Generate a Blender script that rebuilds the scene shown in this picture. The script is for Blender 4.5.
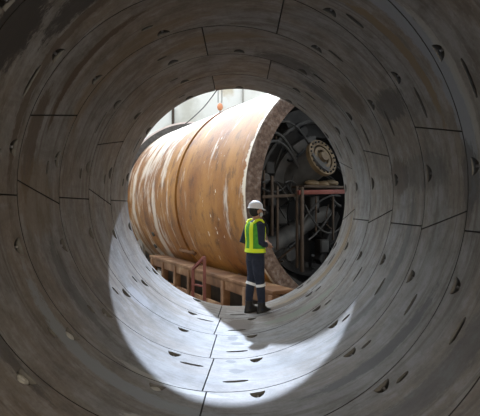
import bpy, bmesh, math, random
from mathutils import Vector, Matrix
PI = math.pi
random.seed(7)
for o in list(bpy.data.objects): bpy.data.objects.remove(o)
scn = bpy.context.scene
COL = scn.collection

# ------------------------------------------------------------ camera, sky, sun, exposure
F = 500.0                      # focal length in pixels of the 480-wide frame
CZ = -0.157                    # camera height against the tunnel axis
cd = bpy.data.cameras.new('camera'); cam = bpy.data.objects.new('camera', cd); COL.objects.link(cam)
cd.sensor_width = 36.0; cd.lens = F / 480 * 36.0; cd.clip_start = 0.05; cd.clip_end = 200
cam.location = (0, 0, CZ); cam.rotation_euler = (PI/2 - math.atan(1.0/F), 0, 0)
scn.camera = cam
w = bpy.data.worlds.new('sky'); scn.world = w; w.use_nodes = True
bg = w.node_tree.nodes['Background']; bg.inputs[0].default_value = (0.84, 0.92, 1.0, 1); bg.inputs[1].default_value = 1.0
# overcast-bright sky with the brightest cloud up to the left of the sun
wn = w.node_tree; _tc = wn.nodes.new('ShaderNodeTexCoord'); _dp = wn.nodes.new('ShaderNodeVectorMath'); _dp.operation = 'DOT_PRODUCT'
_dp.inputs[1].default_value = Vector((-.66, .52, .55)).normalized(); wn.links.new(_tc.outputs['Generated'], _dp.inputs[0])
_mr = wn.nodes.new('ShaderNodeMapRange'); _mr.interpolation_type = 'SMOOTHSTEP'
for _i, _v in ((1, .55), (2, 1.0), (3, 2.1), (4, 9.0)): _mr.inputs[_i].default_value = _v
wn.links.new(_dp.outputs['Value'], _mr.inputs[0]); wn.links.new(_mr.outputs[0], bg.inputs[1])
sd = bpy.data.lights.new('sun', 'SUN'); sd.energy = 9.0; sd.angle = math.radians(1.3); sd.color = (0.68, 0.80, 1.0)
sun = bpy.data.objects.new('sun', sd); COL.objects.link(sun)
SUN_EL = math.radians(41.0); SUN_AZ = math.radians(0.5)
to_sun = Vector((math.sin(SUN_AZ)*math.cos(SUN_EL), math.cos(SUN_AZ)*math.cos(SUN_EL), math.sin(SUN_EL)))
sun.rotation_euler = to_sun.to_track_quat('Z', 'Y').to_euler(); sun.location = (0, 30, 25)
def area(name, loc, target, size, energy, color):
    l = bpy.data.lights.new(name, 'AREA'); l.shape = 'DISK'; l.size = size; l.energy = energy; l.color = color
    o = bpy.data.objects.new(name, l); COL.objects.link(o); o.location = loc
    o.rotation_euler = (Vector(loc) - Vector(target)).to_track_quat('Z', 'Y').to_euler(); return o
# added fill lamps, unseen behind the camera, that brighten the lining
area('warm_fill_light', (0.75, -4.6, 0.9), (0.5, 1.0, -1.8), 0.5, 330, (1.0, 0.84, 0.62))
area('blue_fill_light', (-0.7, -4.6, -0.5), (-0.4, 4, 1.5), 0.7, 42, (0.5, 0.72, 1.0))
scn.view_settings.view_transform = 'Standard'; scn.view_settings.look = 'None'
scn.view_settings.exposure = 0.0; scn.view_settings.gamma = 1.0
scn.view_settings.use_curve_mapping = False

# ------------------------------------------------------------ helpers
def link(o, parent=None):
    COL.objects.link(o)
    if parent: o.parent = parent
    return o
def tag(o, label=None, cat=None, group=None, kind=None):
    if label: o['label'] = label
    if cat: o['category'] = cat
    if group: o['group'] = group
    if kind: o['kind'] = kind
    return o
def empty(name, loc=(0,0,0), rz=0):
    o = bpy.data.objects.new(name, None); link(o); o.location = loc; o.rotation_euler = (0,0,rz); o.empty_display_size = .2
    return o
def obj(name, bm, mats, parent=None, smooth=35):
    me = bpy.data.meshes.new(name)
    bmesh.ops.recalc_face_normals(bm, faces=bm.faces) if smooth is not None else None
    bm.to_mesh(me); bm.free()
    for m in (mats if isinstance(mats, (list, tuple)) else [mats]): me.materials.append(m)
    if smooth:
        for p in me.polygons: p.use_smooth = True
        me.set_sharp_from_angle(angle=math.radians(smooth))
    return link(bpy.data.objects.new(name, me), parent)
def frame_from(d):
    d = d.normalized(); u = Vector((0,0,1)) if abs(d.z) < .9 else Vector((1,0,0))
    a = d.cross(u).normalized(); return a, d.cross(a).normalized()
def loft(bm, rings, cap=True, closed=True):
    vs = [[bm.verts.new(p) for p in r] for r in rings]
    n = len(vs[0]); fs = []
    for i in range(len(vs)-1):
        for j in range(n if closed else n-1):
            k = (j+1) % n
            fs.append(bm.faces.new((vs[i][j], vs[i][k], vs[i+1][k], vs[i+1][j])))
    if cap:
        fs.append(bm.faces.new(vs[0][::-1])); fs.append(bm.faces.new(vs[-1]))
    return fs
def tube(bm, pts, r, n=10, rs=None, caps=True):
    pts = [Vector(p) for p in pts]; rings = []
    pa = None
    for i, p in enumerate(pts):
        d = (pts[min(i+1, len(pts)-1)] - pts[max(i-1, 0)])
        a, b = frame_from(d)
        if pa is not None:
            dn = d.normalized(); a = (pa - dn*pa.dot(dn)).normalized(); b = dn.cross(a)
        pa = a
        rr = rs[i] if rs else r
        rings.append([p + (a*math.cos(2*PI*k/n) + b*math.sin(2*PI*k/n))*rr for k in range(n)])
    return loft(bm, rings, cap=caps)
def box(bm, c, s, rot=None, bev=0.0):
    m = Matrix.LocRotScale(Vector(c), rot, Vector(s))
    r = bmesh.ops.create_cube(bm, size=1.0, matrix=m)
    if bev:
        es = list({e for v in r['verts'] for e in v.link_edges})
        bmesh.ops.bevel(bm, geom=es, offset=bev, segments=2, affect='EDGES', profile=.5)
def bar(bm, a, b, w_, h_, bev=0.0):
    a, b = Vector(a), Vector(b); d = b-a
    box(bm, (a+b)/2, (w_, h_, d.length), d.to_track_quat('Z', 'Y'), bev)
def lathe_y(bm, prof, n=96, a0=0, a1=2*PI, cz=0):
    """profile of (radius, y) revolved about the local Y axis"""
    full = abs(a1-a0-2*PI) < 1e-6
    rows = []
    for r, y in prof:
        rows.append([bm.verts.new((r*math.sin(a0+(a1-a0)*k/n), y, cz+r*math.cos(a0+(a1-a0)*k/n))) for k in range(n if full else n+1)])
    m = len(rows)
    for i in range(m):
        i2 = (i+1) % m
        if i2 == 0 and prof[0] == 'open': break
        for k in range(n):
            k2 = (k+1) % n if full else k+1
            bm.faces.new((rows[i][k], rows[i][k2], rows[i2][k2], rows[i2][k]))
    if not full:
        bm.faces.new([r[0] for r in rows]); bm.faces.new([r[-1] for r in rows][::-1])

# ------------------------------------------------------------ materials
def mat(name, color, rough=.7, metal=0.0, noise=None, bump=0.0, bscale=20, scale=3.0, stretch=(1,1,1), detail=6):
    m = bpy.data.materials.new(name); m.use_nodes = True
    nt = m.node_tree; b = nt.nodes['Principled BSDF']
    b.inputs['Base Color'].default_value = (*color, 1); b.inputs['Roughness'].default_value = rough; b.inputs['Metallic'].default_value = metal
    tc = nt.nodes.new('ShaderNodeTexCoord'); mp = nt.nodes.new('ShaderNodeMapping'); mp.inputs['Scale'].default_value = stretch
    nt.links.new(tc.outputs['Object'], mp.inputs[0])
    if noise:
        n = nt.nodes.new('ShaderNodeTexNoise'); n.inputs['Scale'].default_value = scale; n.inputs['Detail'].default_value = detail
        nt.links.new(mp.outputs[0], n.inputs['Vector'])
        r = nt.nodes.new('ShaderNodeValToRGB'); els = r.color_ramp.elements
        stops = [(0.3, color)] + list(noise)
        els[0].position = stops[0][0]; els[0].color = (*stops[0][1], 1)
        els[1].position = stops[1][0]; els[1].color = (*stops[1][1], 1)
        for p, c in stops[2:]:
            e = els.new(p); e.color = (*c, 1)
        nt.links.new(n.outputs[0], r.inputs[0]); nt.links.new(r.outputs[0], b.inputs['Base Color'])
    if bump:
        n2 = nt.nodes.new('ShaderNodeTexNoise'); n2.inputs['Scale'].default_value = bscale; n2.inputs['Detail'].default_value = 5
        nt.links.new(mp.outputs[0], n2.inputs['Vector'])
        bp = nt.nodes.new('ShaderNodeBump'); bp.inputs['Strength'].default_value = bump; bp.inputs['Distance'].default_value = .02
        nt.links.new(n2.outputs[0], bp.inputs['Height']); nt.links.new(bp.outputs[0], b.inputs['Normal'])
    return m

class NT:
    def __init__(s, m): s.nt = m.node_tree
    def n(s, t, **kw):
        x = s.nt.nodes.new(t)
        for k, v in kw.items(): setattr(x, k, v)
        return x
    def l(s, a, b): s.nt.links.new(a, b)
    def math(s, op, a, b=None, c=None):
        x = s.n('ShaderNodeMath', operation=op)
        for i, v in enumerate((a, b, c)):
            if v is None: continue
            if isinstance(v, (int, float)): x.inputs[i].default_value = v
            else: s.l(v, x.inputs[i])
        return x.outputs[0]
    def noise(s, vec, scale, detail=5, rough=.55):
        x = s.n('ShaderNodeTexNoise'); x.inputs['Scale'].default_value = scale; x.inputs['Detail'].default_value = detail; x.inputs['Roughness'].default_value = rough
        s.l(vec, x.inputs['Vector']); return x.outputs[0]
    def mapv(s, vec, sc, loc=(0,0,0)):
        x = s.n('ShaderNodeMapping'); x.inputs['Scale'].default_value = sc; x.inputs['Location'].default_value = loc; s.l(vec, x.inputs[0]); return x.outputs[0]
    def step(s, v, a, b):
        x = s.n('ShaderNodeMapRange', interpolation_type='SMOOTHSTEP'); s.l(v, x.inputs[0]) 
        x.inputs[1].default_value = a; x.inputs[2].default_value = b; return x.outputs[0]
    def mix(s, fac, a, b):
        x = s.n('ShaderNodeMix', data_type='RGBA')
        if isinstance(fac, (int, float)): x.inputs[0].default_value = fac
        else: s.l(fac, x.inputs[0])
        for i, v in ((6, a), (7, b)):
            if isinstance(v, tuple): x.inputs[i].default_value = (*v, 1)
            else: s.l(v, x.inputs[i])
        return x.outputs[2]

def make_concrete():
    """cast lining concrete: uv = (arc length, distance along the tunnel) in metres"""
    m = bpy.data.materials.new('lining_concrete'); m.use_nodes = True; g = NT(m); b = m.node_tree.nodes['Principled BSDF']
    uv = g.n('ShaderNodeUVMap', uv_map='UVMap').outputs[0]
    big = g.noise(g.mapv(uv, (.55, 1.1, 1)), 1.1, 4)
    st = g.noise(g.mapv(uv, (.35, 9, 1)), 1.3, 6, .6)          # streaks that run round the ring
    st2 = g.noise(g.mapv(uv, (5.0, .8, 1), (3, 1, 0)), 1.6, 5)  # fainter ones along it
    fine = g.noise(uv, 26, 6, .65)
    mott = g.noise(g.mapv(uv, (1.6, 2.6, 1), (7, 3, 0)), 2.0, 8, .7)
    c = g.mix(g.step(big, .4, .6), (.175, .145, .115), (.19, .183, .176))
    c = g.mix(g.math('MULTIPLY', g.step(mott, .5, .62), .55), c, (.28, .275, .27))
    c = g.mix(g.math('MULTIPLY', g.step(mott, .5, .38), .65), c, (.095, .078, .062))
    c = g.mix(g.math('MULTIPLY', g.step(st, .54, .7), .4), c, (.28, .28, .28))
    c = g.mix(g.math('MULTIPLY', g.step(st, .46, .34), .6), c, (.08, .062, .047))
    c = g.mix(g.math('MULTIPLY', g.step(st2, .55, .7), .35), c, (.09, .075, .06))
    c = g.mix(g.math('MULTIPLY', g.step(fine, .52, .7), .2), c, (.32, .32, .32))
    c = g.mix(g.math('MULTIPLY', g.step(fine, .48, .3), .3), c, (.07, .065, .06))
    # broad mud and grout scuffs, and painted shade at the mouth, each with its place: (angle deg, y, half arc m, half width m, colour, strength)
    sep = g.n('ShaderNodeSeparateXYZ'); g.l(uv, sep.inputs[0])
    wob = g.noise(g.mapv(uv, (2.5, 6, 1)), 3.0, 8, .8)
    for a, y, ha, hy, col, k in SPOTS + [(a_-360, *r_) for a_, *r_ in SPOTS if a_ > 340] + [(a_+360, *r_) for a_, *r_ in SPOTS if a_ < 20]:
        du = g.math('DIVIDE', g.math('SUBTRACT', sep.outputs[0], math.radians(a)*1.8), ha)
        dv = g.math('DIVIDE', g.math('SUBTRACT', sep.outputs[1], y), hy)
        d = g.math('ADD', g.math('MULTIPLY', du, du), g.math('MULTIPLY', dv, dv))
        d = g.math('ADD', g.math('SQRT', d), g.math('MULTIPLY', g.math('SUBTRACT', wob, .5), 2.6))
        c = g.mix(g.math('MULTIPLY', g.step(d, 1.35, .95), min(1, k*1.55)), c, col)
    g.l(c, b.inputs['Base Color'])
    g.l(g.math('ADD', .5, g.math('MULTIPLY', big, .25)), b.inputs['Roughness'])
    bp = g.n('ShaderNodeBump'); bp.inputs['Strength'].default_value = .35; bp.inputs['Distance'].default_value = .012
    g.l(g.math('ADD', g.math('MULTIPLY', fine, .5), st), bp.inputs['Height']); g.l(bp.outputs[0], b.inputs['Normal'])
    return m
BRN = (.075, .05, .03); DRK = (.035, .032, .03); PAL = (.36, .35, .32); OCH = (.17, .12, .065); BLU = (.22, .24, .27)
SPOTS = [  # angle, y, half arc, half axial, colour, strength
    (305, 3.3, .3, .2, DRK, .85), (310, 4.47, .6, .05, BRN, .85), (50, 4.2, .65, .06, OCH, .8), (55, 3.85, 1.0, .12, BLU, .6), (308, 3.9, 1.1, .05, BRN, .5), (325, 3.7, .5, .12, DRK, .6), (300, 2.25, .22, .22, DRK, .8), (318, 2.6, .3, .1, DRK, .5),
    (62, 3.7, .6, .05, PAL, .35), (20, 6.4, .35, .2, DRK, .45), (38, 6.9, .25, .16, DRK, .45), (60, 5.2, .15, .35, DRK, .5),
    (50, 6.1, .2, .2, BRN, .5), (84, 5.6, .18, .25, BRN, .55), (84, 4.9, .15, .5, DRK, .3), (88, 3.9, .25, .12, DRK, .45), (85, 3.45, .2, .1, BRN, .5),
    (180, 6.95, .17, .34, BRN, .6), (183, 6.25, .06, .09, DRK, .6), (181, 6.0, .07, .06, DRK, .6), (183, 5.3, .05, .05, DRK, .6), (181, 5.0, .07, .06, DRK, .5), (160, 7.75, .45, .13, BRN, .75), (130, 7.9, .9, .10, OCH, .65), (150, 6.9, .5, .12, (.17,.19,.14), .5),  # row ends with painted worker's shadow, rusty reflected light and greenish shade
    (232, 5.35, .2, .25, DRK, .25), (240, 4.6, .45, .10, DRK, .35), (215, 3.9, .9, .09, (.23,.25,.26), .6), (203, 3.5, .12, .06, PAL, .8),
    (244, 3.1, .6, .07, DRK, .4), (238, 2.6, .3, .12, DRK, .5), (200, 4.3, .45, .05, PAL, .5), (140, 4.1, .6, .08, DRK, .5), (128, 3.2, 1.0, .12, DRK, .35),
    (350, 5.7, .5, .12, OCH, .4), (335, 6.2, .3, .2, PAL, .25), (318, 5.0, .8, .15, OCH, .35), (5, 4.3, .35, .2, BRN, .4), (283, 4.2, .4, .1, BRN, .5),
    (267, 4.4, .3, .3, OCH, .3), (120, 5.2, .8, .08, DRK, .35), (225, 6.2, .16, .2, (.3,.3,.32), .4)]
M = {}
M['concrete'] = make_concrete()
M['joint'] = mat('joint_rubber', (.018, .016, .014), .9)
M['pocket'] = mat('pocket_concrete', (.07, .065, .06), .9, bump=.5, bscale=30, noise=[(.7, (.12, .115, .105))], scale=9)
M['steel'] = mat('dull_steel', (.32, .32, .33), .45, .7, bump=.2)
M['mortar'] = mat('pale_mortar', (.5, .49, .45), .9, bump=.6, bscale=25)

# ------------------------------------------------------------ tunnel lining
R = 1.8; TH = .22
PLANES = [(8.30, .158), (7.38, .236), (6.41, .258), (5.42, .25), (4.45, .23), (3.52, .235), (2.57, .235), (1.62, .235), (.67, .235), (-.28, .235), (-1.23, .235), (-2.18, .235), (-3.13, .235), (-4.08, .235), (-5.03, .1)]
ODD  = [((-13,-13)), ((70,76)), ((102,96)), ((189.4,190.3)), ((268,268))]     # (far, near) seam angles
EVEN = [((13,13)), ((101,101)), ((188.9,190.6)), ((266,272)), ((295,289))]
POCK = [0, 28, 56, 85, 115, 145, 175, 203, 229, 255, 280, 306, 333]
# lifting slots: offset angle from each pocket, depth fraction, length
SLOT = {0:(-7,.09,.22), 28:(7,.22,.2), 56:(9,.3,.3), 85:(16,.3,.18), 115:(9,.4,.22), 145:(-5,.16,.12), 175:(6,.66,.24), 203:(-7,.24,.24), 229:(3,.3,.11), 255:(9,.2,.26), 280:(-3,.28,.12), 306:(-9,.18,.28), 333:(-3,.34,.12)}
tunnel = empty('wall_tunnel'); tag(tunnel, kind='structure')
def make_bolt_mesh():
    bm = bmesh.new()
    tube(bm, [(0,0,0), (0,0,.012)], .034, 20); tube(bm, [(0,0,.012), (0,0,.036)], .023, 6); tube(bm, [(0,0,.036), (0,0,.06)], .012, 12)
    me = bpy.data.meshes.new('bolt'); bm.to_mesh(me); bm.free(); me.materials.append(M['steel']); return me
bolt_me = make_bolt_mesh()
def lump_mesh():
    bm = bmesh.new(); bmesh.ops.create_icosphere(bm, subdivisions=3, radius=.055)
    for v in bm.verts:
        v.co += v.co.normalized()*random.uniform(-.008, .008); v.co.z *= .45; v.co.x *= 1.2
    me = bpy.data.meshes.new('mortar_plug'); bm.to_mesh(me); bm.free(); me.materials.append(M['mortar']); return me
plug_me = lump_mesh()

def segment(ring, sa, sb):
    (D0, t0), (D1, t1) = PLANES[ring], PLANES[ring+1]
    def P(u, v, d):     # u 0..1 between the seams, v 0 far .. 1 near, d outwards
        a = math.radians(sa[0]+(sa[1]-sa[0])*v); b_ = math.radians(sb[0]+(sb[1]-sb[0])*v)
        th = a + (b_-a)*u; x = R*math.sin(th)
        y = (D0+t0*x)*(1-v) + (D1+t1*x)*v; r = R+d
        return Vector((r*math.sin(th), y, r*math.cos(th))), (th*R, y)
    W = D0-D1; mid = (sa[0]+sa[1])/2; span = ((sb[0]+sb[1])-(sa[0]+sa[1]))/2; L = math.radians(span)*R
    hu, hv = .0065/L, .007/W           # half groove
    feats = []; pocks = []
    for p in POCK:
        for q in (p, p-360):
            u = (q-mid)/span
            pw = .16/L
            if u-pw > .02 and u+pw < .98:
                v0 = .07/W; feats.append(('P', u, v0, .072/L, .125/W)); pocks.append((u, v0+.06/W, p))
            so, sv, sl = SLOT[p]; us = (q+so-mid)/span
            if u-pw > .02 and u+pw < .98 and us-sl/2/L > .03 and us+sl/2/L < .97:
                feats.append(('S', us, sv+.04, sl/2/L, .055/W))
    us = {round(hu, 5), round(1-hu, 5)}; vs = {round(hv, 5), round(1-hv, 5)}
    rects = []
    for k, u, v, du, dv in feats:
        r_ = (round(u-du*1.15, 5), round(u+du*1.15, 5), round(v-.01, 5), round(v+dv+.012, 5)); rects.append(r_)
        us |= {r_[0], r_[1]}; vs |= {r_[2], r_[3]}
    n = max(4, int(span/2.5))
    def fill(st, cnt):
        for i in range(1, cnt):
            x = i/cnt
            if min(abs(x-s) for s in st) > .4/cnt: st.add(round(x, 5))
    fill(us, n); fill(vs, 5); us = sorted(us); vs = sorted(vs)
    bm = bmesh.new(); grid = {}
    def V(u, v, d=0.0):
        k = (round(u, 5), round(v, 5), round(d, 4))
        if k not in grid: grid[k] = bm.verts.new((u*L, v*W, d))
        return grid[k]
    for i in range(len(us)-1):
        for j in range(len(vs)-1):
            cu, cv = (us[i]+us[i+1])/2, (vs[j]+vs[j+1])/2
            if any(r_[0] < cu < r_[1] and r_[2] < cv < r_[3] for r_ in rects): continue
            bm.faces.new((V(us[i], vs[j]), V(us[i+1], vs[j]), V(us[i+1], vs[j+1]), V(us[i], vs[j+1])))
    for (k, u, v, du, dv), r_ in zip(feats, rects):
        uu = [x for x in us if r_[0] <= x <= r_[1]]; vv = [x for x in vs if r_[2] <= x <= r_[3]]
        loop = [V(x, vv[0]) for x in uu] + [V(uu[-1], y) for y in vv[1:]] + [V(x, vv[-1]) for x in uu[-2::-1]] + [V(uu[0], y) for y in vv[-2:0:-1]]
        if k == 'P':   # D shape, flat side at the far joint
            sh = [(-1,0),(-.5,0),(0,0),(.5,0),(1,0),(.93,.3),(.74,.62),(.45,.88),(.15,1),(-.15,1),(-.45,.88),(-.74,.62),(-.93,.3)]
            dep = .085; inner = [(a*.8, .06+b*.72) for a, b in sh]
        else:
            sh = [(-1,.3),(-.6,0),(0,0),(.6,0),(1,.3),(1,.7),(.6,1),(0,1),(-.6,1),(-1,.7)]
            dep = .05; inner = [(a*.94, .1+b*.8) for a, b in sh]
        hole = [bm.verts.new(((u+a*du)*L, (v+b*dv)*W, 0)) for a, b in sh]
        bot = [bm.verts.new(((u+a*du)*L, (v+b*dv)*W, dep)) for a, b in inner]
        es = []
        for lp in (loop, hole):
            for q in range(len(lp)):
                e = bm.edges.get((lp[q], lp[(q+1) % len(lp)])) or bm.edges.new((lp[q], lp[(q+1) % len(lp)]))
                es.append(e)
        bmesh.ops.triangle_fill(bm, edges=es, use_beauty=True, use_dissolve=False, normal=(0,0,-1))
        for f in [f for f in bm.faces if len(f.verts) <= 13 and all(x in hole for x in f.verts)]: bm.faces.remove(f)
        for q in range(len(sh)):
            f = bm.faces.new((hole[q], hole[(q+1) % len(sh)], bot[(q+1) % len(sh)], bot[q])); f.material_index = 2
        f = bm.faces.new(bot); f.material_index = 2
    # groove walls and the hidden thickness
    per = [(x, vs[0]) for x in us] + [(us[-1], y) for y in vs[1:]] + [(x, vs[-1]) for x in us[-2::-1]] + [(us[0], y) for y in vs[-2:0:-1]]
    def out(u, v):
        return (0 if u == us[0] else 1 if u == us[-1] else u, 0 if v == vs[0] else 1 if v == vs[-1] else v)
    a_ = [V(u, v) for u, v in per]
    b_ = [bm.verts.new((out(u, v)[0]*L, out(u, v)[1]*W, .03)) for u, v in per]
    c_ = [bm.verts.new((out(u, v)[0]*L, out(u, v)[1]*W, TH)) for u, v in per]
    N = len(per)
    for q in range(N):
        k = (q+1) % N
        f = bm.faces.new((a_[q], a_[k], b_[k], b_[q])); f.material_index = 1
        endface = ring == 0 and per[q][1] == vs[0] and per[k][1] == vs[0]
        f.material_index = 0 if endface else 1
        f = bm.faces.new((b_[q], b_[k], c_[k], c_[q])); f.material_index = 0
    # outer skin: strips from near to far edge
    nU = len(us)-1; nV = len(vs)-1
    far = c_[:nU+1]; near = c_[nU+nV:2*nU+nV+1][::-1]
    left = [c_[0]] + c_[2*nU+nV+1:][::-1] + [c_[2*nU+nV]]; right = c_[nU:nU+nV+1]
    for q in range(nU):
        poly = [far[q], far[q+1]]
        if q == nU-1: poly += right[1:-1]
        poly += [near[q+1], near[q]]
        if q == 0: poly += left[1:-1][::-1]
        try: bm.faces.new(poly)
        except ValueError: pass
    uvl = bm.loops.layers.uv.new('UVMap'); st = {}
    bm.normal_update()
    bmesh.ops.recalc_face_normals(bm, faces=bm.faces)
    for v in bm.verts:
        p, t = P(v.co.x/L, v.co.y/W, v.co.z); v.co = p; st[v] = t
    for f in bm.faces:
        for l in f.loops: l[uvl].uv = st[l.vert]
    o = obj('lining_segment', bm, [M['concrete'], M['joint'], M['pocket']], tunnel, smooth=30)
    if 3 <= ring <= 8:
        for u, v, p in pocks:
            pos, _ = P(u, v, .07); fy, _ = P(u, v+.05, .07); ax = (P(u, v, 0)[0]-pos).normalized()
            plug = ring in (4, 5, 6) and 200 < p < 240
            c = bpy.data.objects.new('mortar_plug' if plug else 'bolt', plug_me if plug else bolt_me); link(c, o)
            dirv = (ax + (pos-fy).normalized()*.7).normalized()
            c.location = (P(u, v+.01, .03)[0] if plug else pos) ; c.rotation_euler = (ax if plug else dirv).to_track_quat('Z', 'Y').to_euler()
            if plug: c['label'] = 'pale mortar plug in a bolt pocket'
    return o
for ring in range(len(PLANES)-1):
    S = ODD if ring % 2 == 0 else EVEN
    for i in range(5):
        sa = S[i]; sb = S[(i+1) % 5]
        if i == 4: sb = (sb[0]+360, sb[1]+360)
        segment(ring, sa, sb)

# ------------------------------------------------------------ pit
M['portalwall'] = mat('portal_wall_concrete', (.10, .09, .08), .9, noise=[(.7, (.16, .15, .13))], scale=.8, bump=.4)
M['pitwall'] = mat('pit_wall_concrete', (.62, .60, .52), .9, noise=[(.42, (.84, .83, .77)), (.58, (.86, .85, .80)), (.68, (.55, .45, .28))], scale=.55, bump=.4, bscale=6, detail=10)
M['pitfloor'] = mat('pit_floor_concrete', (.12, .10, .08), .9, noise=[(.6, (.22, .2, .18))], scale=1.5, bump=.5, bscale=8)
PF = -2.95
def slab(name, c, s, m):
    bm = bmesh.new(); box(bm, c, s); return tag(obj(name, bm, m, smooth=None), kind='structure')
slab('floor', (2.5, 16, PF-.15), (25, 19, .3), M['pitfloor'])
slab('wall_back', (2.5, 25.2, 2.4), (25, .4, 11), M['pitwall'])
slab('wall_left', (-9.8, 16, 2.4), (.4, 18.6, 11), M['pitwall'])
slab('wall_right', (14.8, 16, 2.4), (.4, 18.6, 11), M['pitwall'])
# portal wall with the round hole of the tunnel
bm = bmesh.new()
def portal_ring(y):
    inner, outer = [], []
    n = 96
    for k in range(n):
        a = 2*PI*k/n; dx, dz = math.sin(a), math.cos(a)
        inner.append(bm.verts.new(((R+TH-.01)*dx, y, (R+TH-.01)*dz)))
        tx = (14.6 if dx > 0 else 9.6)/max(abs(dx), 1e-6); tz = (7.9 if dz > 0 else -PF)/max(abs(dz), 1e-6)
        t = min(tx, tz); outer.append(bm.verts.new((t*dx, y, t*dz)))
    return inner, outer
i0, o0 = portal_ring(7.55); i1, o1 = portal_ring(7.05)
n = 96
for k in range(n):
    q = (k+1) % n
    bm.faces.new((i0[k], i0[q], o0[q], o0[k])); bm.faces.new((i1[k], o1[k], o1[q], i1[q]))
    bm.faces.new((i0[k], i1[k], i1[q], i0[q])); bm.faces.new((o0[k], o0[q], o1[q], o1[k]))
tag(obj('wall_front', bm, M['portalwall'], smooth=None), kind='structure')

# ------------------------------------------------------------ tunnelling machine
D = 10.5; TA = math.radians(27); RS = .25*D
C = Vector((.232*D, D, .024*D + CZ)); HC = C.z - PF
tbm = empty('tunnel_boring_machine', (C.x, C.y, PF), TA)
tag(tbm, 'huge rusty orange cylindrical tunnel shield lying in the pit beyond the tunnel mouth', 'tunnelling machine')
def loc_px(px, py, yl):
    """point of the machine's cross plane at local y = yl that stands behind a photo pixel"""
    d = Vector(((px-240)/F, 1, (207-py)/F)); o = Vector((0, 0, CZ))
    ay = Vector((-math.sin(TA), math.cos(TA), 0)); ax = Vector((math.cos(TA), math.sin(TA), 0))
    t = ((Vector((C.x, C.y, 0)) + ay*yl - o).dot(ay)) / d.dot(ay)
    p = o + d*t - Vector((C.x, C.y, PF)); return Vector((p.dot(ax), p.dot(ay), p.z))

def rust_shell():
    m = bpy.data.materials.new('rusty_shield_paint'); m.use_nodes = True; g = NT(m); b = m.node_tree.nodes['Principled BSDF']
    tc = g.n('ShaderNodeTexCoord').outputs['Object']; sp = g.n('ShaderNodeSeparateXYZ'); g.l(tc, sp.inputs[0])
    ang = g.math('ARCTAN2', sp.outputs[0], g.math('SUBTRACT', sp.outputs[2], HC))
    cv = g.n('ShaderNodeCombineXYZ'); g.l(g.math('MULTIPLY', ang, 2.75), cv.inputs[0]); g.l(sp.outputs[1], cv.inputs[1]); cyl = cv.outputs[0]
    big = g.noise(g.mapv(cyl, (.5, .9, 1)), .9, 6)
    streak = g.noise(g.mapv(cyl, (.38, 1.5, 1)), 1.3, 9, .68)
    fine = g.noise(g.mapv(cyl, (2, 5, 1)), 4, 7, .75)
    c = g.mix(g.step(big, .35, .65), (.25, .085, .012), (.42, .19, .04))
    c = g.mix(g.math('MULTIPLY', g.step(streak, .5, .3), .7), c, (.15, .055, .016))
    dirt = g.noise(g.mapv(cyl, (1.1, 1.6, 1), (2, 9, 0)), 1.6, 9, .72)
    c = g.mix(g.math('MULTIPLY', g.step(dirt, .5, .36), .7), c, (.09, .032, .01))
    # chalky wash: more of it on the far section and in bands round the shell; sunlit white painted on top
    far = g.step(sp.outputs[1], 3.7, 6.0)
    lit_top = g.step(g.math('COSINE', ang), .55, .95)       # sun-blown white painted into the colour on top of the shell
    band = g.math('ADD', g.math('ADD', streak, g.math('MULTIPLY', far, .10)), g.math('MULTIPLY', lit_top, .17))
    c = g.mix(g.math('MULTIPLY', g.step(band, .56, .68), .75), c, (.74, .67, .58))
    c = g.mix(g.math('MULTIPLY', g.step(fine, .60, .68), .35), c, (.6, .5, .38))
    c = g.mix(g.math('MULTIPLY', g.step(fine, .40, .28), .6), c, (.13, .06, .025))
    # bare pale strip along the open edge, ragged
    rag = g.math('ADD', sp.outputs[1], g.math('MULTIPLY', g.math('SUBTRACT', g.noise(g.mapv(cyl, (1.2, .3, 1)), 2.5, 6, .7), .5), .55))
    c = g.mix(g.step(rag, .13, .06), c, (.7, .62, .5))
    # chalk chips in a row
    chips = g.math('MULTIPLY', g.step(g.noise(g.mapv(cyl, (1.3, 2.6, 1), (4, 2, 0)), 2.4, 4), .66, .70), g.step(g.math('ABSOLUTE', g.math('SUBTRACT', sp.outputs[1], 1.6)), .9, .3))
    c = g.mix(chips, c, (.82, .76, .66))
    g.l(c, b.inputs['Base Color']); b.inputs['Roughness'].default_value = .5; b.inputs['IOR'].default_value = 1.45
    bp = g.n('ShaderNodeBump'); bp.inputs['Strength'].default_value = .3; bp.inputs['Distance'].default_value = .02
    g.l(fine, bp.inputs['Height']); g.l(bp.outputs[0], b.inputs['Normal'])
    return m
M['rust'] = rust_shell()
M['rim'] = mat('scaled_rim_steel', (.09, .055, .04), .8, .0, noise=[(.5, (.17, .11, .08)), (.7, (.27, .21, .18))], scale=14, bump=.9, bscale=14)
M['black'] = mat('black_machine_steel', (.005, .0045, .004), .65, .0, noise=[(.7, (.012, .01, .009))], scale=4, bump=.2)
M['grey'] = mat('grey_machine_paint', (.025, .025, .025), .6, .0, noise=[(.7, (.09, .085, .08))], scale=3, bump=.2)
M['greasy'] = mat('ochre_flange_steel', (.09, .055, .025), .6, .1, noise=[(.6, (.17, .12, .065))], scale=6, bump=.3)
M['rubber'] = mat('hose_rubber', (.007, .007, .007), .5)
M['hosegrey'] = mat('hose_grey', (.032, .03, .028), .5)
M['redpaint'] = mat('faded_red_paint', (.15, .03, .018), .6, noise=[(.6, (.2, .055, .04))], scale=5, bump=.2)
M['brownsteel'] = mat('brown_frame_steel', (.045, .03, .02), .7, .1, noise=[(.7, (.09, .06, .04))], scale=6)
M['cradle'] = mat('cradle_steel', (.10, .042, .015), .75, noise=[(.55, (.20, .095, .04)), (.7, (.36, .22, .12))], scale=2.2, bump=.4, bscale=10)
M['darkring'] = mat('dark_ring_steel', (.06, .055, .05), .8, noise=[(.7, (.13, .12, .11))], scale=8, bump=.6)
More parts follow.
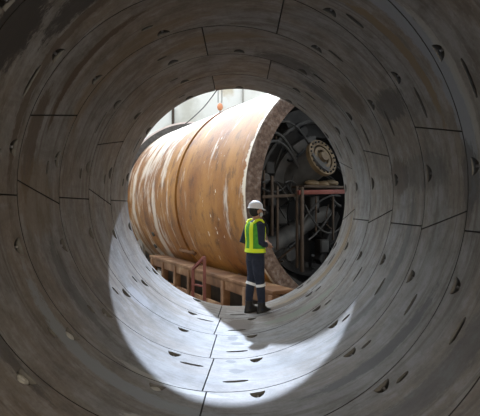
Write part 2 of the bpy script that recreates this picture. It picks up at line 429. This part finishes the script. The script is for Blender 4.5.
M['palepaint'] = mat('pale_pink_paint', (.7, .6, .56), .6)

def part_lathe(name, prof, m, a0=0, a1=2*PI, n=128, parent=tbm, smooth=30):
    bm = bmesh.new(); lathe_y(bm, prof, n, a0, a1, HC); return obj(name, bm, m, parent, smooth)
YS = 3.75; YE = 8.95
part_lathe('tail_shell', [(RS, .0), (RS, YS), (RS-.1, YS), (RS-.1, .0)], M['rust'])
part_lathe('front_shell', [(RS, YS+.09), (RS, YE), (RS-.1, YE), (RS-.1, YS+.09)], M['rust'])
part_lathe('joint_band', [(RS-.045, YS-.02), (RS-.045, YS+.11), (RS-.12, YS+.11), (RS-.12, YS-.02)], M['darkring'])
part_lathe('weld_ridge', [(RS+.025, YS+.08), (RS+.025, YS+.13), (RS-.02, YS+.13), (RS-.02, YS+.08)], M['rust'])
rim = part_lathe('rim', [(RS+.004, -.02), (RS-.02, .06), (RS-.31, .10), (RS-.33, .02), (RS-.31, -.03), (RS-.03, -.05)], M['rim'])
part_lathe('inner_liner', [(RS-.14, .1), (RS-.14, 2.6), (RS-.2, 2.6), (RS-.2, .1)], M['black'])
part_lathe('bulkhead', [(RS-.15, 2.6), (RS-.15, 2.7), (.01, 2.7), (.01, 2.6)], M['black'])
ring = part_lathe('cutter_ring', [(RS+.02, YE-.05), (RS+.22, YE-.02), (RS+.24, YE+.5), (RS-.3, YE+.55), (RS-.3, YE-.0)], M['darkring'])
part_lathe('ring_edge', [(RS+.26, YE-.04), (RS+.26, YE+.06), (RS+.20, YE+.06), (RS+.20, YE-.04)], M['palepaint'], parent=ring)
part_lathe('cutter_face', [(RS-.3, YE+.3), (RS-.3, YE+.5), (.01, YE+.7), (.01, YE+.3)], M['darkring'])
# bracket welded on the shell near the joint, low on the near side
def shell_pt(deg, y, r=RS): a = math.radians(deg); return Vector((r*math.sin(a), y, HC+r*math.cos(a)))
for deg, y0, y1 in ((238, YS-.35, YS+.75),):
    bm = bmesh.new(); bar(bm, shell_pt(deg, y0, RS+.03), shell_pt(deg, y1, RS+.03), .09, .07, .01)
    br = obj('bracket', bm, M['cradle'], tbm)
    for y in (y0+.15, y1-.15):
        bm = bmesh.new(); bar(bm, shell_pt(deg-1.6, y-.04, RS+.02), shell_pt(deg+1.6, y+.04, RS+.02), .03, .08)
        obj('gusset', bm, M['cradle'], br)
for deg, y in ((246, 6.4), (236, 6.9), (228, 1.5)):
    bm = bmesh.new(); tube(bm, [shell_pt(deg, y, RS-.05), shell_pt(deg, y, RS+.04)], .07, 20); obj('grease_port', bm, M['darkring'], tbm)

# inner gear ring arcs, plates
def arc_plate(name, cx, cz, r0, r1, y0, y1, d0, d1, m):
    bm = bmesh.new(); nn = 40; rows = []
    for k in range(nn+1):
        a = math.radians(d0+(d1-d0)*k/nn)
        rows.append([bm.verts.new((cx+r*math.sin(a), y, cz+r*math.cos(a))) for r, y in ((r0, y0), (r1, y0), (r1, y1), (r0, y1))])
    for k in range(nn):
        for q in range(4):
            z = (q+1) % 4; bm.faces.new((rows[k][q], rows[k][z], rows[k+1][z], rows[k+1][q]))
    bm.faces.new(rows[0]); bm.faces.new(rows[-1][::-1]); return obj(name, bm, m, tbm)
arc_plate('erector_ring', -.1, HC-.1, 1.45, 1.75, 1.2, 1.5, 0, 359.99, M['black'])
arc_plate('cover_plate', -.1, HC-.05, 1.05, 1.42, .9, 1.05, -75, -12, M['grey'])
arc_plate('cover_plate', -.1, HC-.15, 1.8, 2.15, 1.0, 1.1, -30, 20, M['grey'])
arc_plate('cover_plate', .0, HC-.1, 1.95, 2.3, .9, 1.0, 185, 235, M['grey'])
arc_plate('slewing_rail', -.1, HC-.1, 1.78, 1.84, .8, .9, -100, 100, M['hosegrey'])
# slanting drive cylinder with the bolted flange
p0 = loc_px(323, 157, .35); p1 = loc_px(272, 196, 1.5)
ax_ = (p1-p0).normalized()
bm = bmesh.new(); tube(bm, [p0+ax_*.04, p0+ax_*.5, p1], .36, 40, rs=[.33, .33, .30]); obj('drive_cylinder', bm, M['grey'], tbm)
def disc_ring(bm, c, ax, r0, r1, h, n=40):
    a, b = frame_from(ax); rows = []
    for k in range(n):
        e = a*math.cos(2*PI*k/n)+b*math.sin(2*PI*k/n)
        rows.append([bm.verts.new(c+e*r0), bm.verts.new(c+e*r1), bm.verts.new(c+e*r1+ax*h), bm.verts.new(c+e*r0+ax*h)])
    for k in range(n):
        z = (k+1) % n
        for q in range(4): bm.faces.new((rows[k][q], rows[k][(q+1) % 4], rows[z][(q+1) % 4], rows[z][q]))
face = Vector((p0.x*0-.25, -1, .15)).normalized()
fdir = (-ax_*.75 + Vector((-.1, -1, 0))*.45).normalized()
bm = bmesh.new(); disc_ring(bm, p0, -fdir, .28, .40, .1); fl = obj('drive_flange', bm, M['greasy'], tbm)
bm = bmesh.new(); disc_ring(bm, p0+fdir*.0, -fdir, .17, .24, .16); obj('seal_ring', bm, M['greasy'], fl)
bm = bmesh.new(); tube(bm, [p0-fdir*.1, p0-fdir*.3], .25, 32); obj('hub', bm, M['black'], fl)
bm = bmesh.new(); tube(bm, [p0-fdir*.1, p0+fdir*.06], .13, 24, rs=[.14, .1]); obj('shaft', bm, M['greasy'], fl)
a, b = frame_from(fdir)
for k in range(20):
    bm = bmesh.new()
    e = (a*math.cos(2*PI*k/20)+b*math.sin(2*PI*k/20))*.35+p0
    tube(bm, [e, e+fdir*.03], .02, 6); obj('bolt', bm, M['black'], fl)
# smaller motors and pumps
for (px, py, yl, r, l, mm) in ((303, 131, 1.2, .14, .5, 'grey'), (282, 128, 1.4, .12, .6, 'black'), (312, 141, 1.0, .1, .5, 'black'), (270, 150, 1.2, .16, .6, 'black'), (330, 235, 1.3, .2, .6, 'black'), (290, 255, 1.2, .18, .5, 'grey'), (266, 178, .8, .1, .4, 'grey')):
    q = loc_px(px, py, yl)
    bm = bmesh.new(); tube(bm, [q, q+Vector((0, l, 0))], r, 24); tube(bm, [q-Vector((0, .05, 0)), q], r*.7, 24)
    mo = obj('motor', bm, M[mm], tbm)
    bm = bmesh.new(); disc_ring(bm, q+Vector((0, .06, 0)), Vector((0, 1, 0)), r, r*1.25, .05); obj('motor_flange', bm, M['hosegrey'], mo)
# pale diagonal screw casing low in the shield and its mates
q0 = loc_px(262, 250, .7); q1 = loc_px(326, 212, 1.4)
bm = bmesh.new(); tube(bm, [q0, q0.lerp(q1, .35), q0.lerp(q1, .7)+Vector((0,0,.03)), q1], .2, 28, rs=[.17, .2, .2, .15]); obj('screw_casing', bm, M['grey'], tbm)
q0 = loc_px(318, 262, .9); q1 = loc_px(336, 214, 1.3)
bm = bmesh.new(); bar(bm, q0, q1, .16, .2, .02); obj('strut', bm, M['black'], tbm)
# frames: posts, red gangway rail
def post(px, y0, y1, yl, wd, m, name='post'):
    a = loc_px(px, y0, yl); b = loc_px(px, y1, yl); a.x = b.x = (a.x+b.x)/2
    bm = bmesh.new(); bar(bm, a, b, wd, wd, wd*.15); return obj(name, bm, m, tbm)
for px, y0, y1, yl, wd in ((272, 176, 236, .25, .05), (277.5, 186, 250, .3, .04), (297, 186, 268, .2, .045), (302, 187, 272, .12, .06), (264, 170, 215, .5, .04), (333, 196, 240, .3, .04), (316, 196, 232, .5, .035)):
    post(px, y0, y1, yl, wd, M['brownsteel'])
a = loc_px(298, 192.5, .15); b = loc_px(350, 191.5, .15); bm = bmesh.new(); bar(bm, a, b, .07, .09, .01); gr = obj('gangway_rail', bm, M['redpaint'], tbm); gr['label'] = 'faded red gangway rail'
a = loc_px(262, 197, .25); b = loc_px(300, 195, .25); bm = bmesh.new(); bar(bm, a, b, .05, .06, .01); obj('gangway_rail', bm, M['brownsteel'], tbm)
a = loc_px(304, 187, .3); b = loc_px(344, 186.5, .3); bm = bmesh.new(); box(bm, (a+b)/2+Vector((0, .35, 0)), ((b-a).length, .7, .05), None, .01); obj('gangway_deck', bm, M['brownsteel'], tbm)
for i, (px, py) in enumerate(((312, 185), (322, 186), (331, 185))):
    q = loc_px(px, py, .45); bm = bmesh.new(); bmesh.ops.create_icosphere(bm, subdivisions=3, radius=.12, matrix=Matrix.Translation(q+Vector((0, 0, .06))))
    for v in bm.verts: v.co.z = q.z + (v.co.z-q.z)*.6 + random.uniform(-.01, .01); v.co.x = q.x+(v.co.x-q.x)*1.5
    obj('rag_bundle', bm, M['greasy'], tbm)
# hoses and pipes
def bez(a, b, sag, n=18, side=0):
    pts = []
    for k in range(n+1):
        t = k/n; p = a.lerp(b, t); h = 4*t*(1-t); p = p + Vector((side*h, -abs(side)*.2*h, -sag*h)); pts.append(p)
    return pts
rnd = random.Random(21)
for k in range(46):
    px, py = rnd.uniform(258, 338), rnd.uniform(118, 262)
    if (px-298)**2/46**2 + (py-190)**2/80**2 > 1: px = 298+(px-298)*.6; py = 190+(py-190)*.7
    a = loc_px(px, py, rnd.uniform(.5, 1.5)); b = loc_px(px+rnd.uniform(-28, 28), py+rnd.uniform(-35, 35), rnd.uniform(.6, 1.7))
    for q in (a, b):
        rr = math.hypot(q.x, q.z-HC)
        if rr > 2.4: q.x *= 2.4/rr; q.z = HC+(q.z-HC)*2.4/rr
    bm = bmesh.new(); tube(bm, bez(a, b, rnd.uniform(-.15, .35), side=rnd.uniform(-.3, .3)), rnd.choice((.014, .02, .028, .035)), 8)
    obj('hose', bm, M[rnd.choice(('rubber', 'rubber', 'hosegrey', 'brownsteel'))], tbm)
for (x0, y0, x1, y1, sg, r) in ((262, 183, 288, 200, -.2, .018), (285, 183, 300, 190, -.1, .018), (262, 188, 286, 186, .1, .018), (305, 205, 345, 222, .4, .02), (300, 225, 340, 196, -.2, .02), (308, 240, 335, 205, .1, .02), (262, 138, 296, 160, -.3, .03), (262, 148, 300, 172, -.35, .03), (280, 122, 312, 150, -.2, .025)):
    bm = bmesh.new(); tube(bm, bez(loc_px(x0, y0, .4), loc_px(x1, y1, .6), sg), r, 8); obj('hose', bm, M['hosegrey'], tbm)
for (px, py, s, yl) in ((268, 168, .22, .9), (279, 216, .3, 1.0), (312, 203, .25, .8), (322, 246, .25, .9), (270, 200, .2, .8)):
    bm = bmesh.new(); q = loc_px(px, py, yl); box(bm, q, (s, .2, s*1.2), None, .015); bx_ = obj('junction_box', bm, M['black'], tbm)
    bm = bmesh.new(); box(bm, q-Vector((0, .11, 0)), (s*.8, .02, s), None, .005); obj('box_lid', bm, M['hosegrey'], bx_)

# ------------------------------------------------------------ cradle under the shield
cr = empty('steel_cradle', (C.x, C.y, PF), TA)
tag(cr, 'brown steel cradle of beams and square openings that carries the rusty shield', 'cradle')
def girder(side):
    xo = side*2.52; top = 1.32
    g0, g1 = -.9, 6.3
    bm = bmesh.new(); box(bm, (xo-side*.18, (g0+g1)/2, top), (.46, g1-g0, .07), None, .01); obj('top_flange', bm, M['cradle'], cr)
    bm = bmesh.new(); box(bm, (xo, (g0+g1)/2, top-.13), (.06, g1-g0, .2), None, .008); obj('top_beam', bm, M['cradle'], cr)
    bm = bmesh.new(); box(bm, (xo, (g0+g1)/2, .38), (.06, g1-g0, .76), None, .008); obj('lower_plate', bm, M['cradle'], cr)
    k = g0+.07; i = 0
    while k < g1:
        bm = bmesh.new(); box(bm, (xo-side*.02, k, top/2+.1), (.16, .14, top-.3), None, .01); obj('stiffener', bm, M['cradle'], cr); k += .98; i += 1
    bm = bmesh.new(); box(bm, (xo-side*.42, (g0+g1)/2, .55), (.05, g1-g0, 1.1)); obj('web_plate', bm, M['brownsteel'], cr)
girder(-1); girder(1)
for y in (.3, 2.3, 4.2, 6.1):
    # saddle plates: concave top that carries the shell
    bm = bmesh.new(); nn = 24; fr, bk = [], []
    for q, arr in ((y-.05, fr), (y+.05, bk)):
        top_ = [(x, HC-math.sqrt(RS**2-x**2)-.002) for x in [-1.95+3.9*k/nn for k in range(nn+1)]]
        arr += [bm.verts.new((x, q, z)) for x, z in top_] + [bm.verts.new((1.95, q, 0)), bm.verts.new((-1.95, q, 0))]
    N = len(fr)
    for k in range(N): bm.faces.new((fr[k], fr[(k+1) % N], bk[(k+1) % N], bk[k]))
    bm.faces.new(fr[::-1]); bm.faces.new(bk); obj('saddle', bm, M['cradle'], cr, smooth=None)

# ------------------------------------------------------------ pit furniture
def world_px(px, py, y): return Vector(((px-240)/F*y, y, CZ+(207-py)/F*y))
ra = empty('guard_rail', (-.8, 9.05, PF)); tag(ra, 'red steel guard rail with sloping top beside the shield cradle', 'railing')
def rel(v): return v-Vector(ra.location)
pa_, pb_ = rel(world_px(204.5, 257, 9.05)), rel(world_px(193, 269, 9.35))
for nm, p in (('post', pa_), ('post', pb_)):
    bm = bmesh.new(); bar(bm, (p.x, p.y, 0), p, .055, .055, .006); obj(nm, bm, M['redpaint'], ra)
bm = bmesh.new(); bar(bm, pb_, pa_, .05, .05, .006); obj('top_rail', bm, M['redpaint'], ra)
for h in (.55, .95, 1.35):
    bm = bmesh.new(); bar(bm, (pb_.x, pb_.y, h), (pa_.x, pa_.y, h), .03, .03); obj('rung', bm, M['redpaint'], ra)
bm = bmesh.new(); bar(bm, (pa_.x-.02, pa_.y, .02), (pb_.x+.02, pb_.y, .02), .16, .03); obj('foot_plate', bm, M['redpaint'], ra)
# gantry and hanging hook
M['crane'] = mat('crane_steel', (.4, .38, .34), .6, .3, bump=.2)
ga = empty('wall_bracket', (-.92, 24.98, 6.6)); tag(ga, 'steel bracket high on the pit wall that the hook hangs from', 'bracket')
bm = bmesh.new(); box(bm, (0, -.8, 0), (.14, 1.6, .18), None, .01); obj('arm', bm, M['crane'], ga)
bm = bmesh.new(); bar(bm, (0, -.02, .8), (0, -1.4, .1), .06, .06); obj('tie', bm, M['crane'], ga)
hk = world_px(220, 107, 23.5)
hs = empty('crane_hook', (hk.x, hk.y, 6.5)); tag(hs, 'orange crane hook block hanging on thin chains against the pale pit wall', 'hook')
dz = hk.z-6.5
M['orange'] = mat('orange_paint', (.75, .3, .14), .5, bump=.2)
for s in (-.09, .09):
    bm = bmesh.new(); tube(bm, [(s, 0, .0), (s, 0, dz+.2)], .016, 8); obj('chain', bm, M['brownsteel'], hs)
bm = bmesh.new(); bmesh.ops.create_uvsphere(bm, u_segments=24, v_segments=14, radius=.15, matrix=Matrix.LocRotScale(Vector((0,0,dz)), None, Vector((.9,.6,1.2)))); obj('hook_block', bm, M['orange'], hs)
bm = bmesh.new(); tube(bm, [(0, 0, dz-.2), (0, 0, dz-.38)] + [(.09*math.sin(a)-.0, 0, dz-.47-.09*-math.cos(a)) for a in [0.2+.4*k for k in range(11)]], .026, 10); obj('hook', bm, M['brownsteel'], hs)
bm = bmesh.new(); tube(bm, [(.02, 0, dz-.5), (.02, 0, dz-1.6)], .012, 6); obj('tag_line', bm, M['brownsteel'], hs)
# cable from above the portal to the back wall
pts = [Vector((3.6, 7.56, 7.0)), Vector((1.2, 11, 4.9)), world_px(217, 90, 15), world_px(198, 113, 16.3), world_px(178, 129, 18.2), world_px(157, 140, 21), Vector((-4.9, 24.99, 2.5))]
def smooth_pts(pts, n=6):
    out = []
    for i in range(len(pts)-1):
        p0_, p1_, p2_, p3_ = pts[max(i-1,0)], pts[i], pts[i+1], pts[min(i+2, len(pts)-1)]
        for k in range(n):
            t = k/n; out.append(.5*((2*p1_)+(p2_-p0_)*t+(2*p0_-5*p1_+4*p2_-p3_)*t*t+(3*p1_-p0_-3*p2_+p3_)*t**3))
    return out+[pts[-1]]
bm = bmesh.new(); tube(bm, smooth_pts(pts), .016, 8); tag(obj('power_cable', bm, M['rubber']), 'thin black cable sagging across the pit in front of the pale wall', 'cable')
# rust drips / conduits on back wall
for i, (px, y0, y1, c_, lab) in enumerate(((173, 108, 135, 'brownsteel', 'rusty pipe stub standing out of the pale pit wall at the left'), (243, 60, 118, 'crane', 'thin grey conduit running down the pale pit wall right of the hook'))):
    a = world_px(px, y0, 24.93); b = world_px(px, y1, 24.93)
    bm = bmesh.new(); tube(bm, [a, b], .07-.02*i, 12); tag(obj('conduit', bm, M[c_]), lab, 'pipe')
# heap of crumpled sheeting and rubble on the pit floor at the left
M['sheet'] = mat('white_sheeting', (.75, .76, .78), .5, bump=.3)
M['rubble'] = mat('grey_rubble', (.35, .34, .32), .9, bump=.6, noise=[(.6, (.55, .54, .52))], scale=5)
def heap(name, c, rx, ry, h, m, seed, label, cat, rough=.3):
    r_ = random.Random(seed); bm = bmesh.new(); n1, n2 = 18, 10; rows = []
    for i in range(n2+1):
        t = i/n2; rr = math.sin(t*PI/2)
        rows.append([bm.verts.new((c[0]+rx*rr*math.cos(2*PI*k/n1)*(1+r_.uniform(-rough, rough)*.4), c[1]+ry*rr*math.sin(2*PI*k/n1)*(1+r_.uniform(-rough, rough)*.4), PF+h*math.cos(t*PI/2)*(1+r_.uniform(-rough, rough)) + .001)) for k in range(n1)])
    for i in range(n2):
        for k in range(n1): bm.faces.new((rows[i][k], rows[i][(k+1) % n1], rows[i+1][(k+1) % n1], rows[i+1][k]))
    bm.faces.new(rows[-1][::-1]); bm.faces.new(rows[0])
    return tag(obj(name, bm, m, smooth=25), label, cat)
heap('rubble_heap', (-3.45, 16.3), .62, .75, 1.5, M['rubble'], 1, 'grey rubble heap on the pit floor left of the shield', 'rubble')
heap('plastic_sheet', (-3.12, 15.05), .42, .42, 1.2, M['sheet'], 2, 'crumpled white plastic sheet lying low at the left in the pit', 'sheet', .35)
heap('plastic_sheet', (-2.72, 13.9), .28, .3, .9, M['sheet'], 3, 'small crumpled white sheet on the pit floor in front of the larger one', 'sheet', .35)

# ------------------------------------------------------------ housings of the added fill lamps behind the camera
M['fill_lampglass'] = mat('fill_lamp_glass', (.9, .88, .8), .3)
for loc, rt in (((.75, -4.75, .95), 'added warm fill lamp fixed to the lining behind the camera on the right'), ((-.7, -4.8, -.55), 'added cool fill lamp on a stand behind the camera on the left')):
    e = empty('fill_lamp', loc); tag(e, rt, 'lamp')
    bm = bmesh.new(); box(bm, (0, 0, 0), (.34, .1, .26), None, .02); obj('fill_lamp_housing', bm, M['black'], e)
    z = math.sqrt(R*R-loc[0]**2); s = 1 if loc[2] > 0 else -1
    bm = bmesh.new(); tube(bm, [(0, -.02, s*.1), (0, -.02, s*z-loc[2]-s*.01)], .02, 10); obj('bracket', bm, M['steel'], e)

# ------------------------------------------------------------ the worker
M['navy'] = mat('navy_coverall', (.012, .017, .034), .9, noise=[(.7, (.022, .03, .055))], scale=14, bump=.5, bscale=24)
M['skin'] = mat('skin', (.42, .23, .15), .6)
M['helmet'] = mat('white_helmet_shell', (.82, .83, .88), .3)
M['vest'] = mat('green_vest_mesh', (.05, .30, .03), .8, noise=[(.7, (.1, .42, .04))], scale=20, bump=.3, bscale=40)
M['yellow'] = mat('fluorescent_yellow', (.78, .95, .02), .6)
M['reflect'] = mat('reflective_band', (.8, .82, .85), .35)
M['boot'] = mat('black_boot', (.015, .014, .013), .5)
M['hair'] = mat('black_hair', (.01, .008, .007), .7)
M['mask'] = mat('face_mask', (.5, .56, .6), .8)
WX, WY = .235, 7.72
WZ = -math.sqrt(R*R-WX*WX)
HEAD = math.radians(-62)
wk = empty('person', (WX, WY, WZ), HEAD)
tag(wk, 'person standing at the tunnel mouth in white helmet, green and yellow vest and navy coverall', 'person')
def ell(c, rx, ry, n=24, tilt=0, rz=0):
    c = Vector(c); out = []
    for k in range(n):
        a = 2*PI*k/n; p = Vector((rx*math.cos(a), ry*math.sin(a), 0))
        p.z += p.y*math.tan(tilt); p = Matrix.Rotation(rz, 3, 'Z') @ p; out.append(c+p)
    return out
bm = bmesh.new()
# torso (local +Y is the way the worker faces)
loft(bm, [ell((0, 0, z), rx, ry) for z, rx, ry in ((.80, .15, .105), (.86, .172, .12), (.93, .175, .122), (1.0, .16, .108), (1.08, .155, .1), (1.17, .165, .108), (1.27, .18, .115), (1.35, .178, .108), (1.395, .13, .085), (1.42, .07, .06))])
loft(bm, [ell((0, .005+.01*i, z), r, r) for i, (z, r) in enumerate(((1.36, .068), (1.42, .06), (1.49, .058)))])
# head: skull and jaw
def blob(c, s, rot=None): bmesh.ops.create_uvsphere(bm, u_segments=24, v_segments=16, radius=1, matrix=Matrix.LocRotScale(Vector(c), rot, Vector(s)))
blob((0, .02, 1.585), (.076, .095, .095)); blob((0, .045, 1.53), (.058, .068, .07)); blob((0, .118, 1.545), (.014, .02, .022)); blob((0, .108, 1.565), (.009, .014, .03))
blob((0, .108, 1.505), (.024, .012, .009)); blob((0, .098, 1.475), (.024, .02, .018))
for s in (-1, 1):
    blob((s*.078, .01, 1.555), (.012, .022, .033)); blob((s*.03, .1, 1.595), (.022, .012, .008))
# legs, standing slightly apart
for s in (-1, 1):
    fx = .105*s; fy = .05 if s > 0 else -.05
    tube(bm, [(s*.082, 0, .90), (s*.09, .0, .78), (s*.094, .01, .62), (s*.1, fy*.4+.008, .48), (s*.102, fy*.8, .34), (fx, fy, .2), (fx, fy, .1), (fx, fy, .05)], 0, 20, rs=[.1, .102, .088, .07, .068, .058, .052, .05])
# arms: left elbow out and back, hands together in front at the belly
def hand(pw, d, up, side):
    d = Vector(d).normalized(); up = Vector(up).normalized(); sd_ = d.cross(up).normalized()
    pw = Vector(pw)
    tube(bm, [pw-d*.03, pw+d*.02, pw+d*.06, pw+d*.085], 0, 12, rs=[.028, .034, .036, .03])
    for i, (off, ln) in enumerate(((-.03, .066), (-.01, .075), (.01, .07), (.03, .055))):
        b0 = pw+d*.075+sd_*off
        k1 = b0+d*ln*.45-up*.006; k2 = k1+d*ln*.3-up*.022; k3 = k2+d*ln*.12-up*.024
        tube(bm, [b0-d*.02, b0, k1, k2, k3], 0, 8, rs=[.011, .0105, .0098, .009, .0075])
    t0 = pw+d*.015+sd_*side*.03; t1 = t0+d*.035+sd_*side*.022-up*.008; t2 = t1+d*.03-up*.008+sd_*side*.004
    tube(bm, [t0-sd_*side*.012, t0, t1, t2], 0, 8, rs=[.014, .013, .011, .009])
ARM = {}
for s in (-1, 1):
    sh = Vector((s*.185, -.005, 1.345)); el = Vector((s*.265, -.085 if s < 0 else -.04, 1.085)); wr = Vector((s*.085, .205, 1.06 if s < 0 else 1.02))
    tube(bm, [Vector((s*.12, 0, 1.36)), sh, sh.lerp(el, .5), el, el.lerp(wr, .25), el.lerp(wr, .6), wr], 0, 18, rs=[.06, .066, .056, .05, .05, .042, .034])
    hand(wr, Vector((-s*.8, .5, .05)), Vector((0, .2, 1)), s if s < 0 else s); ARM[s] = (el, wr)
tmp = bpy.data.meshes.new('tmp'); bm.to_mesh(tmp); bm.free()
to = bpy.data.objects.new('tmp', tmp); link(to)
rm = to.modifiers.new('r', 'REMESH'); rm.mode = 'VOXEL'; rm.voxel_size = .0075
sm = to.modifiers.new('s', 'SMOOTH'); sm.factor = .5; sm.iterations = 2
dg = bpy.context.evaluated_depsgraph_get(); me = bpy.data.meshes.new_from_object(to.evaluated_get(dg)); me.name = 'body'
bpy.data.objects.remove(to)
me.materials.clear(); me.materials.append(M['navy']); me.materials.append(M['skin'])
for p in me.polygons:
    p.use_smooth = True; c = p.center; skin = c.z > 1.43
    for s in (-1, 1):
        el, wr = ARM[s]; ddd = (wr-el).normalized()
        if c.z < 1.2 and c.y > .1 and (c-wr).dot(ddd) > -.012: skin = True
    p.material_index = 1 if skin else 0
body = link(bpy.data.objects.new('body', me), wk)
# vest: open front shell following the torso
bm = bmesh.new()
vz = [(.93, .188, .135), (.98, .18, .127), (1.03, .175, .121), (1.08, .171, .117), (1.17, .18, .124), (1.26, .192, .13), (1.32, .186, .126), (1.365, .165, .108), (1.395, .138, .09)]
def vest_shell(bm, zz, off, a0=115, a1=425, thick=.006, n=44):
    rows = []
    for t in (0, 1):
        g = []
        for z, rx, ry in zz:
            g.append([bm.verts.new(((rx+off+t*thick)*math.cos(math.radians(a0+(a1-a0)*k/n)), (ry+off+t*thick)*math.sin(math.radians(a0+(a1-a0)*k/n)), z)) for k in range(n+1)])
        rows.append(g)
    A, B = rows; m = len(zz)
    for i in range(m-1):
        for k in range(n):
            bm.faces.new((B[i][k], B[i][k+1], B[i+1][k+1], B[i+1][k])); bm.faces.new((A[i][k], A[i+1][k], A[i+1][k+1], A[i][k+1]))
        bm.faces.new((A[i][0], B[i][0], B[i+1][0], A[i+1][0])); bm.faces.new((A[i][n], A[i+1][n], B[i+1][n], B[i][n]))
    for k in range(n):
        bm.faces.new((A[0][k], A[0][k+1], B[0][k+1], B[0][k])); bm.faces.new((A[-1][k], B[-1][k], B[-1][k+1], A[-1][k+1]))
vest_shell(bm, vz, .004); 
# leave arm holes: drop faces near the shoulders
vest = obj('vest', bm, M['vest'], wk, 40)
def zprof(z):
    for i in range(len(vz)-1):
        if vz[i][0] <= z <= vz[i+1][0]:
            t = (z-vz[i][0])/(vz[i+1][0]-vz[i][0]); return vz[i][1]+(vz[i+1][1]-vz[i][1])*t, vz[i][2]+(vz[i+1][2]-vz[i][2])*t
    return vz[-1][1:] if z > 1 else vz[0][1:]
bm = bmesh.new(); vest_shell(bm, [(z, *zprof(z)) for z in (.935, .955, .975, .995)], .011, 100, 440); obj('waist_band', bm, M['yellow'], vest, 40)
for s in (-1, 1):   # two vertical bands front and back, meeting over the shoulders
    for b0, hw in ((270+s*27, 11), (90+s*33, 11)):
        bm = bmesh.new(); vest_shell(bm, [(z, *zprof(z)) for z in (.99, 1.05, 1.1, 1.17, 1.23, 1.29, 1.33, 1.365, 1.394)], .011, b0-hw, b0+hw, n=6); obj('shoulder_band', bm, M['yellow'], vest, 40)
bm = bmesh.new(); bar(bm, (-.1, -.0, 1.41), (.1, -.0, 1.41), .12, .012); bm.free()
for s in (-1, 1):
    bm = bmesh.new(); rows = []
    tube(bm, [(s*.105, -.088, 1.385), (s*.112, -.05, 1.418), (s*.115, 0, 1.428), (s*.112, .05, 1.418), (s*.105, .088, 1.385)], .03, 10, rs=[.02, .024, .026, .024, .02]); obj('shoulder_strap', bm, M['yellow'], vest, 40)
# knee bands, boots
for s in (-1, 1):
    fx = .105*s; fy = .05 if s > 0 else -.05
    bm = bmesh.new(); tube(bm, [(s*.1, fy*.5+.008, .455), (s*.101, fy*.7+.004, .415)], 0, 24, rs=[.078, .077]); b_ = obj('knee_band', bm, M['reflect'], body); b_['label'] = 'white reflective knee band'
    bm = bmesh.new()
    loft(bm, [[Vector((fx+rx*math.cos(2*PI*k/20), fy+yc+ry*math.sin(2*PI*k/20), z)) for k in range(20)] for z, rx, ry, yc in ((.0, .05, .135, .055), (.03, .053, .138, .055), (.06, .05, .12, .045), (.085, .052, .085, .015), (.12, .056, .062, .0), (.17, .062, .064, 0))])
    bo = obj('boot', bm, M['boot'], body)
    bm = bmesh.new(); loft(bm, [[Vector((fx+rx*math.cos(2*PI*k/20), fy+.055+ry*math.sin(2*PI*k/20), z)) for k in range(20)] for z, rx, ry in ((-.014, .052, .138), (.008, .055, .141))])
    bo['label'] = 'black work boot'; obj
    so = bpy.data.meshes.new('sole'); bm.to_mesh(so); bm.free(); so.materials.append(M['rubber']); link(bpy.data.objects.new('sole', so), body)
# hair, mask, eyes
bm = bmesh.new(); bmesh.ops.create_uvsphere(bm, u_segments=24, v_segments=16, radius=1, matrix=Matrix.LocRotScale(Vector((0, -.008, 1.575)), None, Vector((.083, .09, .1))))
for v in [v for v in bm.verts if v.co.y > .035 and v.co.z < 1.62]: v.co.y = .03
obj('hair', bm, M['hair'], wk)
bm = bmesh.new(); bmesh.ops.create_uvsphere(bm, u_segments=24, v_segments=16, radius=1, matrix=Matrix.LocRotScale(Vector((0, .065, 1.515)), None, Vector((.062, .066, .05)))); obj('face_mask', bm, M['mask'], wk)
for s in (-1, 1):
    bm = bmesh.new(); bmesh.ops.create_uvsphere(bm, u_segments=12, v_segments=8, radius=.011, matrix=Matrix.Translation((s*.03, .104, 1.58))); obj('eye', bm, M['hair'], wk)
# helmet
bm = bmesh.new(); prof = []
HT = Matrix.Translation((0, .005, 1.615)) @ Matrix.Rotation(math.radians(-5), 4, 'X') @ Matrix.Scale(.93, 4)
nn = 36
def hring(r, z, brim=0):
    out = []
    for k in range(nn):
        a = 2*PI*k/nn; x, y = math.cos(a), math.sin(a)
        ext = brim*max(0, y)**2
        out.append(HT @ Vector((r*.92*x, r*1.08*y+ext, z-ext*.25)))
    return out
loft(bm, [hring(.108, -.012, .0), hring(.128, -.016, .055), hring(.130, -.008, .055), hring(.118, .004, .0), hring(.116, .03), hring(.108, .06), hring(.092, .085), hring(.066, .103), hring(.035, .112), hring(.008, .114)])
hl = obj('helmet', bm, M['helmet'], wk, 50)
bm = bmesh.new(); pts = [HT @ Vector((0, 1.08*.121*math.cos(a), .118*math.sin(a)*.97)) for a in [math.radians(20+140*k/20) for k in range(21)]]
tube(bm, pts, .011, 8); obj('helmet_ridge', bm, M['helmet'], hl)
bm = bmesh.new(); tube(bm, [HT @ Vector((-.1, 0, -.01)), Vector((-.072, .04, 1.52)), Vector((-.03, .06, 1.458)), Vector((.03, .06, 1.458)), Vector((.072, .04, 1.52)), HT @ Vector((.1, 0, -.01))], .005, 6); obj('chin_strap', bm, M['hair'], hl)
